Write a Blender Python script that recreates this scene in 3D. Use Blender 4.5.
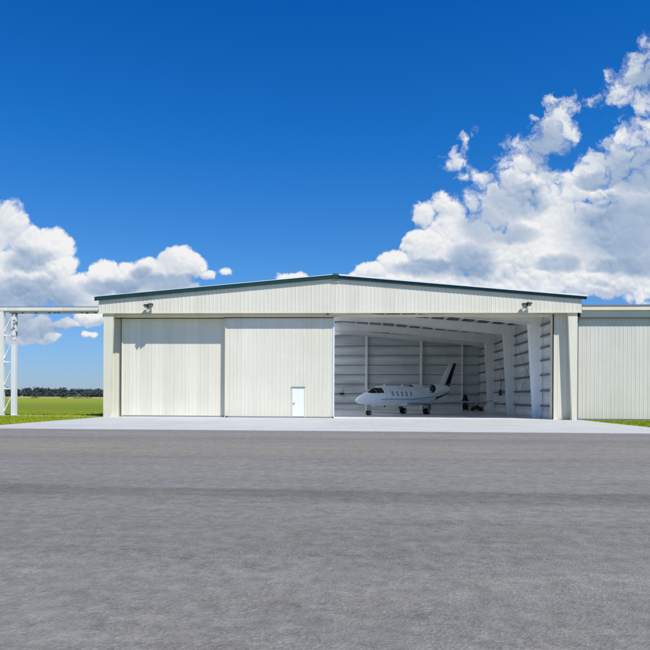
import bpy, bmesh, math, random
from mathutils import Vector, Matrix
from mathutils import noise as mnoise
R = math.radians
SC = bpy.context.scene
for o in list(bpy.data.objects):
    bpy.data.objects.remove(o, do_unlink=True)

# ------------------------------------------------------------------ camera
CAM_H = 1.69
cd = bpy.data.cameras.new('camera'); cam = bpy.data.objects.new('camera', cd)
SC.collection.objects.link(cam); SC.camera = cam
cd.sensor_width = 36; cd.lens = 36; cd.shift_y = 71.5/650; cd.clip_end = 6000; cd.clip_start = 0.05
cam.matrix_world = Matrix.Translation((0, 0, CAM_H)) @ Matrix.Rotation(R(90), 4, 'X') @ Matrix.Rotation(R(0.3), 4, 'Z')

# ------------------------------------------------------------------ light
SUN = Vector((0.68, -1.0, 2.0)).normalized()          # towards the sun
sl = bpy.data.lights.new('sun', 'SUN'); so = bpy.data.objects.new('sun', sl); SC.collection.objects.link(so)
sl.energy = 4.0; sl.angle = R(0.53); sl.color = (1.0, 0.965, 0.91)
so.rotation_euler = (-SUN).to_track_quat('-Z', 'Y').to_euler()
SC.view_settings.view_transform = 'Standard'; SC.view_settings.look = 'None'
SC.view_settings.exposure = 0.45; SC.view_settings.gamma = 1.0; SC.view_settings.use_curve_mapping = False
SC.cycles.max_bounces = 12; SC.cycles.diffuse_bounces = 10; SC.cycles.glossy_bounces = 4
SC.cycles.sample_clamp_indirect = 6; SC.cycles.use_denoising = True
SC.cycles.caustics_reflective = False; SC.cycles.caustics_refractive = False

# ------------------------------------------------------------------ node helper
class NT:
    def __init__(s, tree): s.t = tree; s.n = tree.nodes; s.l = tree.links
    def new(s, typ, **kw):
        n = s.n.new(typ)
        for k, v in kw.items(): setattr(n, k, v)
        return n
    def put(s, inp, v):
        if isinstance(v, bpy.types.NodeSocket): s.l.new(v, inp)
        elif v is not None: inp.default_value = v
    def m(s, op, a, b=None, c=None, clamp=False):
        n = s.new('ShaderNodeMath', operation=op, use_clamp=clamp)
        for i, v in enumerate((a, b, c)):
            if v is not None: s.put(n.inputs[i], v)
        return n.outputs[0]
    def vm(s, op, a, b=None, sc=None):
        n = s.new('ShaderNodeVectorMath', operation=op)
        s.put(n.inputs[0], a)
        if b is not None: s.put(n.inputs[1], b)
        if sc is not None: s.put(n.inputs['Scale'], sc)
        return n.outputs['Value'] if op in ('LENGTH', 'DOT_PRODUCT', 'DISTANCE') else n.outputs[0]
    def xyz(s, x, y, z):
        n = s.new('ShaderNodeCombineXYZ')
        for i, v in enumerate((x, y, z)): s.put(n.inputs[i], v)
        return n.outputs[0]
    def sep(s, v):
        n = s.new('ShaderNodeSeparateXYZ'); s.put(n.inputs[0], v); return n.outputs
    def noise(s, v, scale, detail=4, rough=.5, dist=0, col=False, dim='3D'):
        n = s.new('ShaderNodeTexNoise', noise_dimensions=dim); s.put(n.inputs['Vector'], v)
        n.inputs['Scale'].default_value = scale; n.inputs['Detail'].default_value = detail
        n.inputs['Roughness'].default_value = rough; n.inputs['Distortion'].default_value = dist
        return n.outputs['Color' if col else 'Fac']
    def map(s, v, a, b, c=0, d=1, smooth=False):
        n = s.new('ShaderNodeMapRange'); n.clamp = True
        if smooth: n.interpolation_type = 'SMOOTHSTEP'
        s.put(n.inputs[0], v)
        for i, k in enumerate((a, b, c, d)): s.put(n.inputs[i+1], k)
        return n.outputs[0]
    def mix(s, f, a, b, mode='MIX'):
        n = s.new('ShaderNodeMix', data_type='RGBA', blend_type=mode); n.clamp_factor = True
        s.put(n.inputs[0], f)
        for i, v in ((6, a), (7, b)):
            if isinstance(v, (tuple, list)) and len(v) == 3: v = (*v, 1)
            s.put(n.inputs[i], v)
        return n.outputs[2]
    def ramp(s, f, stops, interp='LINEAR'):
        n = s.new('ShaderNodeValToRGB'); n.color_ramp.interpolation = interp
        e = n.color_ramp.elements
        e[0].position, e[1].position = stops[0][0], stops[-1][0]
        e[0].color = (*stops[0][1], 1); e[1].color = (*stops[-1][1], 1)
        for p, c in stops[1:-1]:
            k = e.new(p); k.color = (*c, 1)
        s.put(n.inputs[0], f); return n.outputs[0]

# ------------------------------------------------------------------ world: sky and cumulus
w = bpy.data.worlds.new('World'); SC.world = w; w.use_nodes = True
T = NT(w.node_tree); T.n.clear()
sky = T.new('ShaderNodeTexSky', sky_type='NISHITA', sun_disc=False)
sky.sun_elevation = math.asin(SUN.z); sky.sun_rotation = math.atan2(SUN.x, SUN.y)
sky.air_density = 1.0; sky.dust_density = 0.15; sky.ozone_density = 3.0; sky.altitude = 0
tc = T.new('ShaderNodeTexCoord'); D = tc.outputs['Generated']
dx, dy, dz = T.sep(D)
# clear, polarised-looking blue: deepen with elevation
el = T.map(dz, 0.0, 0.55)
tint = T.ramp(el, [(0, (.27, .37, .62)), (.15, (.28, .43, .68)), (.35, (.20, .48, .77)), (.65, (.060, .45, .87)), (1, (.010, .37, .86))])
blue = T.mix(1.0, sky.outputs[0], tint, 'MULTIPLY')
ys = T.m('MAXIMUM', dy, 0.02)
U = T.m('DIVIDE', dx, ys); V = T.m('DIVIDE', dz, ys)
def blob(cx, cy, rx, ry, h=1.0): return ((cx-325)/650, (396.5-cy)/650, rx/650, ry/650, h)
# (direction of centre, angular half sizes) of each cumulus mass
BL = [blob(*b) for b in [
    # left mass
    (-8, 235, 26, 34), (8, 228, 20, 26), (26, 250, 26, 24), (48, 250, 24, 20), (58, 268, 20, 16), (20, 285, 50, 30), (62, 292, 34, 20), (-20, 280, 60, 60),
    (104, 278, 20, 17), (92, 290, 26, 16), (128, 284, 24, 20), (150, 272, 18, 15), (176, 264, 20, 18), (194, 268, 14, 15), (160, 288, 44, 20), (207, 276, 12, 8, .7),
    (24, 330, 34, 16), (48, 336, 16, 8, .8), (8, 316, 30, 20), (66, 325, 20, 6, .7), (92, 320, 20, 9, .8), (88, 336, 12, 5, .45), (110, 300, 60, 14), (224, 272, 12, 6, .4), (294, 278, 21, 7.5, .9),
    # right mass, bright lower part
    (374, 271, 20, 9), (400, 282, 60, 14), (480, 285, 70, 14), (398, 264, 22, 14), (420, 246, 18, 20), (424, 214, 14, 14), (444, 206, 18, 15), (452, 226, 24, 24), (440, 250, 34, 28), (472, 250, 30, 34),
    (418, 268, 40, 14), (500, 262, 50, 34), (540, 262, 50, 36), (560, 225, 44, 40), (522, 230, 40, 40), (545, 195, 22, 18), (575, 190, 24, 18), (598, 196, 20, 14), (612, 190, 14, 10),
    (600, 250, 50, 44), (640, 240, 46, 60), (600, 278, 60, 18), (652, 282, 20, 12, .8),
    (478, 232, 26, 24), (492, 240, 30, 24), (580, 214, 30, 22), (610, 168, 26, 20), (14, 262, 30, 26), (20, 244, 16, 16),
    # upper greyer part
    (498, 205, 34, 30), (515, 182, 28, 28), (528, 160, 24, 26), (548, 140, 22, 24), (558, 118, 20, 24), (570, 104, 14, 14, .8), (550, 104, 14, 14, .8), (565, 130, 16, 18), (535, 180, 24, 20), (540, 122, 12, 12, .5),
    (484, 200, 20, 14, .6), (600, 172, 34, 22), (576, 180, 30, 16), (625, 150, 30, 32), (650, 145, 34, 40), (605, 160, 22, 18), (650, 190, 60, 50), (690, 200, 60, 80),
    (640, 74, 24, 24), (660, 64, 28, 30), (622, 92, 20, 16, .8), (608, 96, 16, 14, .55), (592, 98, 18, 9, .42), (650, 96, 26, 14), (612, 74, 12, 12, .5),
    # wisps
    (454, 158, 17, 14, .62), (462, 145, 10, 14, .5), (447, 164, 14, 8, .5), (462, 176, 12, 9, .55), (484, 178, 15, 11, .62), (472, 170, 14, 8, .35), (506, 146, 9, 13, .42), (498, 152, 8, 9, .35), (473, 131, 6, 9, .3), (530, 120, 7, 8, .4)]]
SH = [blob(*b) for b in [(632, 228, 60, 34), (600, 222, 22, 10), (640, 264, 46, 12), (484, 224, 24, 20), (506, 232, 30, 10), (30, 300, 50, 20), (165, 284, 40, 9), (140, 276, 10, 8), (470, 262, 22, 20),
     (30, 322, 44, 16), (425, 266, 30, 8), (650, 165, 50, 26), (512, 200, 30, 20), (548, 150, 20, 24), (112, 288, 34, 9), (30, 262, 22, 12), (650, 80, 24, 16), (560, 262, 22, 9), (600, 180, 24, 8)]]
def field(u, v, blobs):
    acc = None
    for cx, cy, rx, ry, hh in blobs:
        a = T.m('MULTIPLY_ADD', u, 1/rx, -cx/rx); b = T.m('MULTIPLY_ADD', v, 1/ry, -cy/ry)
        q = T.m('MULTIPLY_ADD', b, b, T.m('MULTIPLY_ADD', a, a, 1-hh))
        acc = q if acc is None else T.m('MINIMUM', acc, q)
    return T.m('SUBTRACT', 1, acc)
wispy = T.map(V, .24, .38, 0, 1)
def warp(u, v):
    p = T.xyz(u, v, 0)
    w1 = T.vm('SUBTRACT', T.noise(p, 24, 5, .62, col=True, dim='2D'), (.5, .5, .5))
    return T.vm('ADD', p, T.vm('SCALE', w1, sc=T.map(wispy, 0, 1, .020, .040)))
def dome(p, scale, off):
    vo = T.new('ShaderNodeTexVoronoi', feature='F1', voronoi_dimensions='2D')
    T.put(vo.inputs['Vector'], T.vm('ADD', p, (off, off*.7, 0))); vo.inputs['Scale'].default_value = scale
    d = vo.outputs['Distance']
    return T.m('SUBTRACT', .33, T.m('MULTIPLY', d, d))
def height(p2):
    x, y, _ = T.sep(p2)
    M = T.m('MAXIMUM', field(x, y, BL), -3)
    h = T.m('MULTIPLY_ADD', dome(p2, 22, 0), .62, T.m('MINIMUM', M, 1))
    h = T.m('MULTIPLY_ADD', dome(p2, 47, 3), .40, h)
    h = T.m('MULTIPLY_ADD', dome(p2, 98, 5), .20, h)
    n = T.m('SUBTRACT', T.noise(p2, 48, 6, .62, dim='2D'), .5)
    return h, n
pw = warp(U, V)
wu, wv2, _ = T.sep(pw)
h0, n20 = height(pw)
h1, n21 = height(T.vm('ADD', pw, (.0012, .0052, 0)))
d0 = T.m('MULTIPLY_ADD', n20, T.map(wispy, 0, 1, .85, 2.9), h0)
soft = T.map(wispy, 0, 1, .42, 1.35)
alpha = T.map(d0, -.05, soft, smooth=True)
grad = T.m('ADD', T.m('SUBTRACT', h0, h1), T.m('MULTIPLY', T.m('SUBTRACT', n20, n21), .22))
grad = T.m('MULTIPLY', grad, T.map(wispy, 0, 1, 1.25, .8))
wide = T.m('SUBTRACT', T.noise(T.vm('ADD', pw, (3.1, 1.7, 0)), 7, 4, .5, dim='2D'), .5)
shz = T.map(field(wu, wv2, SH), -.9, .8, smooth=True)
calm = T.map(T.noise(T.vm('ADD', pw, (9.1, 4.7, 0)), 11, 3, .5, dim='2D'), .38, .62, .35, 1.15)
grad = T.m('MULTIPLY', T.m('MULTIPLY', grad, calm), T.m('MULTIPLY_ADD', shz, -.45, 1))
grad = T.m('MINIMUM', T.m('MAXIMUM', grad, -.36), .30)
lit = T.m('ADD', T.m('MULTIPLY_ADD', wide, .8, grad), .84)
lit = T.m('MULTIPLY_ADD', shz, -.60, lit)
lit = T.m('SUBTRACT', lit, T.m('MULTIPLY', wispy, .08))
ccol = T.ramp(lit, [(0, (.28, .40, .60)), (.25, (.42, .53, .70)), (.55, (.63, .70, .81)), (.8, (.81, .85, .90)), (1, (.97, .97, .98))])
gate = T.m('GREATER_THAN', dy, 0.1)
alpha = T.m('MULTIPLY', alpha, gate)
bgs = T.new('ShaderNodeBackground'); T.put(bgs.inputs[0], blue); bgs.inputs[1].default_value = 0.12
bgc = T.new('ShaderNodeBackground'); T.put(bgc.inputs[0], ccol); bgc.inputs[1].default_value = 0.67
ms = T.new('ShaderNodeMixShader'); T.put(ms.inputs[0], alpha); T.l.new(bgs.outputs[0], ms.inputs[1]); T.l.new(bgc.outputs[0], ms.inputs[2])
wo = T.new('ShaderNodeOutputWorld'); T.l.new(ms.outputs[0], wo.inputs[0])

# ------------------------------------------------------------------ object helpers
SITE = Matrix.Translation((0.77, 50.0, 0)) @ Matrix.Rotation(R(-3.0), 4, 'Z')   # site frame: x along the facade, y into the hangar
def tag(o, label=None, cat=None, group=None, kind=None):
    for k, v in (('label', label), ('category', cat), ('group', group), ('kind', kind)):
        if v: o[k] = v
    return o
def empty(name, loc=(0, 0, 0), rz=0, mat=SITE):
    o = bpy.data.objects.new(name, None); SC.collection.objects.link(o); o.empty_display_size = .3
    o.matrix_world = mat @ Matrix.Translation(loc) @ Matrix.Rotation(rz, 4, 'Z')
    return o
class MB:
    def __init__(s): s.bm = bmesh.new()
    def face(s, pts, smooth=False):
        f = s.bm.faces.new([s.bm.verts.new(p) for p in pts]); f.smooth = smooth; return f
    def box(s, x0, x1, y0, y1, z0, z1, M=None):
        c = [(x, y, z) for x in (x0, x1) for y in (y0, y1) for z in (z0, z1)]
        if M is not None: c = [M @ Vector(p) for p in c]
        v = [s.bm.verts.new(p) for p in c]
        for q in ((0, 1, 3, 2), (4, 6, 7, 5), (0, 4, 5, 1), (2, 3, 7, 6), (0, 2, 6, 4), (1, 5, 7, 3)):
            s.bm.faces.new([v[i] for i in q])
    def prism(s, poly, axis, a, b):
        "poly in the two other axes, extruded along axis from a to b"
        def P(p, t):
            return {'x': (t, p[0], p[1]), 'y': (p[0], t, p[1]), 'z': (p[0], p[1], t)}[axis]
        va = [s.bm.verts.new(P(p, a)) for p in poly]; vb = [s.bm.verts.new(P(p, b)) for p in poly]
        n = len(poly)
        s.bm.faces.new(va); s.bm.faces.new(vb[::-1])
        for i in range(n): s.bm.faces.new((va[i], vb[i], vb[(i+1) % n], va[(i+1) % n]))
    def tube(s, p0, p1, r0, r1=None, n=12, caps=True, smooth=True):
        r1 = r0 if r1 is None else r1
        p0, p1 = Vector(p0), Vector(p1); d = (p1-p0).normalized()
        a = d.orthogonal().normalized(); b = d.cross(a)
        rings = []
        for p, r in ((p0, r0), (p1, r1)):
            rings.append([s.bm.verts.new(p + (a*math.cos(t)+b*math.sin(t))*r) for t in (2*math.pi*i/n for i in range(n))])
        for i in range(n):
            f = s.bm.faces.new((rings[0][i], rings[0][(i+1) % n], rings[1][(i+1) % n], rings[1][i])); f.smooth = smooth
        if caps: s.bm.faces.new(rings[0][::-1]); s.bm.faces.new(rings[1])
    def loft(s, rings, caps=True, closed=True, smooth=True):
        vs = [[s.bm.verts.new(p) for p in r] for r in rings]
        for A, B in zip(vs, vs[1:]):
            n = len(A)
            for i in range(n if closed else n-1):
                f = s.bm.faces.new((A[i], A[(i+1) % n], B[(i+1) % n], B[i])); f.smooth = smooth
        if caps: s.bm.faces.new(vs[0][::-1]); s.bm.faces.new(vs[-1])
    def bar(s, p0, p1, w, h):
        p0, p1 = Vector(p0), Vector(p1); d = (p1-p0).normalized()
        up = Vector((0, 0, 1)) if abs(d.z) < .95 else Vector((0, 1, 0))
        a = d.cross(up).normalized()*w/2; b = a.cross(d).normalized()*h/2
        s.loft([[p+a+b, p-a+b, p-a-b, p+a-b] for p in (p0, p1)], smooth=False)
    def build(s, name, mat, parent=None, world=None, bevel=0, recalc=True):
        me = bpy.data.meshes.new(name)
        if recalc: bmesh.ops.recalc_face_normals(s.bm, faces=s.bm.faces)
        if bevel:
            bmesh.ops.bevel(s.bm, geom=s.bm.edges[:], offset=bevel, segments=1, affect='EDGES')
        s.bm.to_mesh(me); s.bm.free()
        o = bpy.data.objects.new(name, me); SC.collection.objects.link(o)
        if mat: me.materials.append(mat)
        if parent is not None: o.parent = parent
        elif world is not None: o.matrix_world = world
        else: o.matrix_world = SITE
        return o
def copy_thing(root, M, **kw):
    def cp(o, parent):
        c = o.copy(); SC.collection.objects.link(c)
        if parent: c.parent = parent
        for ch in list(o.children): cp(ch, c)
        return c
    r = cp(root, None); r.matrix_world = M
    return tag(r, **kw)

# ------------------------------------------------------------------ materials
def mat(name, col, rough=.6, metal=0, build=None, spec=.5):
    m = bpy.data.materials.new(name); m.use_nodes = True
    t = NT(m.node_tree); b = t.n['Principled BSDF']
    b.inputs['Base Color'].default_value = (*col, 1); b.inputs['Roughness'].default_value = rough
    b.inputs['Metallic'].default_value = metal; b.inputs['Specular IOR Level'].default_value = spec
    if build: build(t, b)
    return m
def bump(t, b, h, strength=.3, dist=.02):
    n = t.new('ShaderNodeBump'); n.inputs['Strength'].default_value = strength; n.inputs['Distance'].default_value = dist
    t.put(n.inputs['Height'], h); t.l.new(n.outputs[0], b.inputs['Normal'])
def obj(t): return t.new('ShaderNodeTexCoord').outputs['Object']

def siding(col, dirt=.10, axis='x', band=.914, grime_z=0.0):
    def f(t, b):
        p = obj(t); x, y, z = t.sep(p)
        if axis == 'y': x = y
        pan = t.m('FLOOR', t.m('DIVIDE', x, band))
        wn = t.new('ShaderNodeTexWhiteNoise', noise_dimensions='1D'); t.put(wn.inputs['W'], pan)
        pv = t.map(wn.outputs['Value'], 0, 1, -.5, .5)
        st = t.noise(t.xyz(t.m('MULTIPLY', x, 5), 0, t.m('MULTIPLY', z, .22)), 1.0, 5, .6)
        st2 = t.noise(t.xyz(t.m('MULTIPLY', x, 16), 3, t.m('MULTIPLY', z, .5)), 1.0, 3, .6)
        bl = t.noise(p, .5, 5, .6)
        k = t.m('ADD', t.m('MULTIPLY', t.m('SUBTRACT', st, .5), 1.0), t.m('MULTIPLY', t.m('SUBTRACT', bl, .5), .9))
        k = t.m('ADD', k, t.m('MULTIPLY', t.m('SUBTRACT', st2, .5), .6))
        k = t.m('MULTIPLY_ADD', pv, .5, k)
        lap = t.map(t.m('FRACT', t.m('DIVIDE', x, band)), 0, .03, .90, 1)
        v = t.m('MULTIPLY_ADD', k, dirt*2.0, 1.0)
        # screw rows and splash dirt low on the wall
        low = t.map(t.m('ADD', z, t.m('MULTIPLY', st, .7)), .25, 1.1, .90, 1)
        v = t.m('MULTIPLY', t.m('MULTIPLY', v, low), lap)
        c = t.mix(1, (*col, 1), t.xyz(v, v, t.m('MULTIPLY_ADD', k, dirt*.6, v)), 'MULTIPLY')
        t.put(b.inputs['Base Color'], c)
        bump(t, b, t.noise(p, 1.3, 2, .5), .12, .05)
    return f
M_WALL = mat('cream_siding', (.72, .72, .655), .42, build=siding((.75, .715, .57), .075))
M_DOOR = mat('cream_door_siding', (.7, .71, .65), .45, build=siding((.735, .705, .565), .085))
M_SIDE = mat('cream_side_siding', (.7, .71, .65), .45, build=siding((.74, .75, .69), .10, 'y'))
M_ANNEX = mat('pale_annex_siding', (.7, .71, .66), .45, build=siding((.68, .66, .555), .09))
M_TRIM = mat('cream_trim', (.74, .74, .66), .45, build=siding((.74, .705, .55), .08))
M_GREEN = mat('green_trim', (.02, .10, .09), .4, build=siding((.008, .050, .042), .2))
M_WHITE = mat('white_trim', (.8, .8, .8), .4, build=siding((.8, .8, .8), .06))
M_WHITEDOOR = mat('white_door_paint', (.84, .845, .84), .35)
M_DARK = mat('dark_metal', (.014, .014, .016), .6)
M_RUBBER = mat('tyre_rubber', (.015, .015, .016), .8)
M_GREY = mat('grey_metal', (.28, .29, .30), .45, .4)
M_STEEL = mat('painted_steel_frame', (.62, .64, .66), .45, build=siding((.87, .885, .87), .06))
M_POST = mat('grey_painted_post', (.45, .47, .49), .5, build=siding((.62, .64, .66), .12))
M_BGIRT = mat('grey_back_girt', (.24, .27, .29), .6)
M_GIRT = mat('shade_dark_girt', (.12, .13, .14), .6)  # dark colour stands for the shadow lines beneath the side girts
M_BEAM = mat('weathered_white_steel', (.7, .7, .68), .5, build=siding((.76, .745, .68), .12))
def insul(axis, base=(.60, .655, .66)):
    def f(t, b):
        p = obj(t); x, y, z = t.sep(p); h = x if axis == 'x' else y
        row = t.m('FLOOR', t.m('DIVIDE', z, .6)); col = t.m('FLOOR', t.m('DIVIDE', h, 1.83))
        wn = t.new('ShaderNodeTexWhiteNoise', noise_dimensions='2D'); t.put(wn.inputs['Vector'], t.xyz(row, 3.3, 0))
        wc = t.new('ShaderNodeTexWhiteNoise', noise_dimensions='2D'); t.put(wc.inputs['Vector'], t.xyz(t.m('FLOOR', t.m('DIVIDE', z, 1.2)), col, 0))
        n = t.noise(t.xyz(t.m('MULTIPLY', h, .35), 0, t.m('MULTIPLY', z, 2.2)), 1, 5, .6)
        v = t.m('ADD', t.map(wn.outputs['Value'], 0, 1, .82, 1.06), t.map(wc.outputs['Value'], 0, 1, -.05, .05))
        v = t.m('ADD', v, t.map(n, 0.2, .8, -.18, .18))
        fr = t.m('FRACT', t.m('DIVIDE', z, .6)); ln = t.map(fr, 0, .06, .74, 1)
        v = t.m('MULTIPLY', v, ln)
        t.put(b.inputs['Base Color'], t.mix(1, (*base, 1), t.xyz(v, v, v), 'MULTIPLY'))
        bump(t, b, t.m('ADD', t.noise(p, 2.0, 3, .5), t.m('MULTIPLY', ln, .6)), .5, .06)
    return f
M_INS_X = mat('vinyl_faced_insulation', (.5, .5, .5), .55, build=insul('x'))
M_INS_Y = mat('vinyl_faced_side_insulation', (.5, .5, .5), .5, build=insul('y', (.72, .77, .77)))

def asphalt(t, b):
    p = obj(t); x, y, z = t.sep(p)
    w1 = t.m('SUBTRACT', t.noise(t.xyz(t.m('MULTIPLY', x, .10), t.m('MULTIPLY', y, .6), 0), 1, 5, .6), .5)
    w2 = t.m('SUBTRACT', t.noise(t.xyz(t.m('MULTIPLY', x, .9), t.m('MULTIPLY', y, 2.5), 4), 1, 5, .65), .5)
    yy = t.m('MULTIPLY_ADD', w2, 1.1, t.m('MULTIPLY_ADD', w1, 1.6, y))              # y = metres in front of the facade (negative)
    g = .172
    band = t.ramp(t.map(yy, -50, -18, 0, 1), [
        (0, (1.0, 1.0, .99)), (.20, (1.0, 1.0, .99)), (.235, (.88, .89, .88)), (.262, (.93, .93, .91)), (.30, (1.0, 1.0, 1.0)), (.32, (.98, .98, .98)),
        (.325, (.90, .905, .89)), (.345, (.74, .75, .72)), (.362, (.70, .71, .68)), (.372, (.95, .95, .96)), (.43, (1.04, 1.04, 1.04)), (.50, (1.04, 1.035, 1.03)),
        (.55, (.98, .96, .93)), (.60, (1.10, 1.06, .99)), (.68, (1.14, 1.09, 1.02)), (.76, (1.04, 1.02, 1.0)), (.81, (.90, .90, .90)), (.83, (1.06, 1.05, 1.05)),
        (.90, (1.12, 1.11, 1.11)), (.94, (1.0, 1.0, 1.0)), (1, (1.08, 1.07, 1.07))])
    blot = t.noise(t.xyz(t.m('MULTIPLY', x, .30), t.m('MULTIPLY', y, 1.1), 5), 1, 6, .62)
    blot2 = t.noise(p, 2.6, 5, .68)
    agg = t.noise(p, 26, 4, .75)
    vo = t.new('ShaderNodeTexVoronoi', feature='F1'); t.put(vo.inputs['Vector'], p); vo.inputs['Scale'].default_value = 44
    vo.inputs['Randomness'].default_value = 1
    cellv = t.sep(vo.outputs['Color'])[0]
    vb = t.new('ShaderNodeTexVoronoi', feature='F1'); t.put(vb.inputs['Vector'], t.vm('ADD', p, t.vm('SCALE', t.noise(p, 9, 3, .6, col=True), sc=.12))); vb.inputs['Scale'].default_value = 11
    patch = t.sep(vb.outputs['Color'])[1]
    v = t.m('ADD', t.map(blot, .25, .75, .86, 1.12), t.map(blot2, .3, .7, -.10, .10))
    v = t.m('ADD', v, t.map(agg, .3, .7, -.12, .12))
    v = t.m('ADD', v, t.m('MULTIPLY', t.map(t.m('POWER', cellv, 2.6), 0, 1, -.09, .22), t.map(t.noise(t.vm('ADD', p, (3, 19, 0)), 1.1, 4, .6), .35, .62, .35, 1.2)))
    v = t.m('ADD', v, t.map(patch, 0, 1, -.07, .07))
    v = t.m('ADD', v, t.map(t.noise(t.vm('ADD', p, (11, 0, 0)), 5.0, 4, .65), .35, .65, -.13, .13))
    st = t.noise(t.xyz(t.m('MULTIPLY', x, .06), t.m('MULTIPLY', y, 3.2), 9), 1, 5, .7)
    v = t.m('ADD', v, t.map(st, .3, .7, -.07, .07))
    stain = t.noise(t.xyz(t.m('MULTIPLY', x, .8), t.m('MULTIPLY', y, 1.4), 21), 1, 4, .7)
    v = t.m('MULTIPLY', v, t.map(stain, .30, .36, .80, 1))
    ck = t.new('ShaderNodeTexVoronoi', feature='DISTANCE_TO_EDGE', voronoi_dimensions='2D')
    t.put(ck.inputs['Vector'], t.vm('ADD', p, t.vm('SCALE', t.noise(p, 1.3, 6, .7, col=True), sc=1.6))); ck.inputs['Scale'].default_value = .16
    crk = t.m('MULTIPLY', t.m('LESS_THAN', ck.outputs['Distance'], .0018), t.m('GREATER_THAN', t.noise(p, .35, 2, .5), .52))
    v = t.m('MULTIPLY_ADD', crk, -.30, v)
    spec = t.m('GREATER_THAN', t.noise(p, 60, 1, .5), .74)
    v = t.m('MULTIPLY_ADD', spec, .35, v)
    pit = t.m('LESS_THAN', t.noise(t.vm('ADD', p, (7, 3, 0)), 14, 2, .5), .27)
    v = t.m('MULTIPLY_ADD', pit, -.25, v)
    warm = t.noise(t.vm('ADD', p, (31, 7, 0)), .9, 6, .7)
    base = t.mix(t.map(warm, .35, .65), (g*1.04, g*1.0, g*.90, 1), (g*1.06, g*1.0, g*.86, 1))
    c = t.mix(1, t.mix(1, base, band, 'MULTIPLY'), t.xyz(v, v, v), 'MULTIPLY')
    t.put(b.inputs['Base Color'], c)
    bump(t, b, t.m('ADD', t.m('MULTIPLY', agg, .6), t.m('ADD', t.m('MULTIPLY', vo.outputs['Distance'], .7), t.m('MULTIPLY', blot2, .25))), .8, .014)
M_ASPH = mat('worn_asphalt', (.14, .14, .14), .85, build=asphalt, spec=.25)
def concrete(t, b):
    p = obj(t); x, y, z = t.sep(p)
    n = t.noise(t.xyz(t.m('MULTIPLY', x, .25), t.m('MULTIPLY', y, .8), 0), 1, 6, .6); n2 = t.noise(p, 3, 6, .65)
    v = t.m('ADD', t.map(n, .3, .7, .90, 1.05), t.map(n2, .3, .7, -.035, .035))
    jx = t.m('ABSOLUTE', t.m('SUBTRACT', t.m('FRACT', t.m('DIVIDE', t.m('ADD', x, 40), 6.1)), .5))
    jy = t.m('ABSOLUTE', t.m('SUBTRACT', t.m('FRACT', t.m('DIVIDE', t.m('ADD', y, 40), 6.1)), .5))
    j = t.m('MAXIMUM', t.map(jx, .4975, .4985), t.map(jy, .495, .497))
    v = t.m('MULTIPLY_ADD', j, -.22, v)
    sn = t.noise(t.vm('ADD', p, (5, 5, 0)), .7, 6, .7)
    v = t.m('MULTIPLY', v, t.map(sn, .32, .42, .90, 1))
    ty = t.noise(t.xyz(t.m('MULTIPLY', x, 1.6), t.m('MULTIPLY', y, .12), 2), 1, 4, .6)
    v = t.m('ADD', v, t.map(ty, .3, .7, -.04, .03))
    v = t.m('MULTIPLY', v, t.map(t.m('ADD', y, t.m('MULTIPLY', sn, 1.0)), -17.9, -17.2, .84, 1))
    cell = t.new('ShaderNodeTexWhiteNoise', noise_dimensions='2D')
    t.put(cell.inputs['Vector'], t.xyz(t.m('FLOOR', t.m('ADD', t.m('DIVIDE', t.m('ADD', x, 40), 6.1), .5)), t.m('FLOOR', t.m('ADD', t.m('DIVIDE', t.m('ADD', y, 40), 6.1), .5)), 0))
    v = t.m('ADD', v, t.map(cell.outputs['Value'], 0, 1, -.03, .03))
    t.put(b.inputs['Base Color'], t.mix(1, (.44, .44, .405, 1), t.xyz(v, v, v), 'MULTIPLY'))
    bump(t, b, n2, .2, .01)
M_CONC = mat('pale_concrete', (.5, .5, .5), .75, build=concrete, spec=.3)
def slab_floor(t, b):
    p = obj(t); n = t.noise(p, .5, 6, .6)
    v = t.map(n, .3, .7, .88, 1.08)
    t.put(b.inputs['Base Color'], t.mix(1, (.70, .71, .69, 1), t.xyz(v, v, v), 'MULTIPLY'))
M_SLAB = mat('hangar_floor_slab', (.44, .45, .45), .35, build=slab_floor)
def grass(t, b):
    p = obj(t); x, y, z = t.sep(p)
    n = t.noise(p, .9, 8, .7); n2 = t.noise(t.xyz(t.m('MULTIPLY', x, .02), t.m('MULTIPLY', y, .05), 0), 1, 5, .6); n3 = t.noise(p, 14, 3, .7)
    c = t.mix(t.map(n, .3, .7), (.15, .21, .006, 1), (.25, .29, .012, 1))
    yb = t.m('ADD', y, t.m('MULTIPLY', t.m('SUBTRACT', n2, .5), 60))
    cloud_shade = t.m('MULTIPLY', t.map(yb, 10, 26), t.map(yb, 58, 110, 1, 0))
    c = t.mix(t.m('MULTIPLY', cloud_shade, .75), c, (.085, .15, .004, 1))  # cloud shadow across the field, painted as a darker green band
    c = t.mix(t.map(n2, .45, .7, 0, .5), c, (.15, .19, .008, 1))
    c = t.mix(t.map(n3, .35, .7, 0, .5), c, (.27, .28, .04, 1))
    far = t.map(y, 180, 380)
    c = t.mix(t.m('MULTIPLY', far, .5), c, (.34, .32, .10, 1))
    t.put(b.inputs['Base Color'], c)
    bump(t, b, t.m('ADD', n, n3), .8, .08)
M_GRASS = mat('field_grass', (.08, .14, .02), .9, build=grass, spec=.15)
def blade(t, b):
    oi = t.noise(obj(t), 3.1, 3, .7)
    t.put(b.inputs['Base Color'], t.mix(t.map(oi, .3, .7), (.19, .27, .007, 1), (.35, .39, .02, 1)))
M_BLADE = mat('grass_blades', (.1, .17, .03), .7, build=blade, spec=.2)
def leaf(a, c2):
    def f(t, b):
        n = t.noise(obj(t), .35, 4, .7)
        t.put(b.inputs['Base Color'], t.mix(t.map(n, .3, .7), (*a, 1), (*c2, 1)))
    return f
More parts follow.
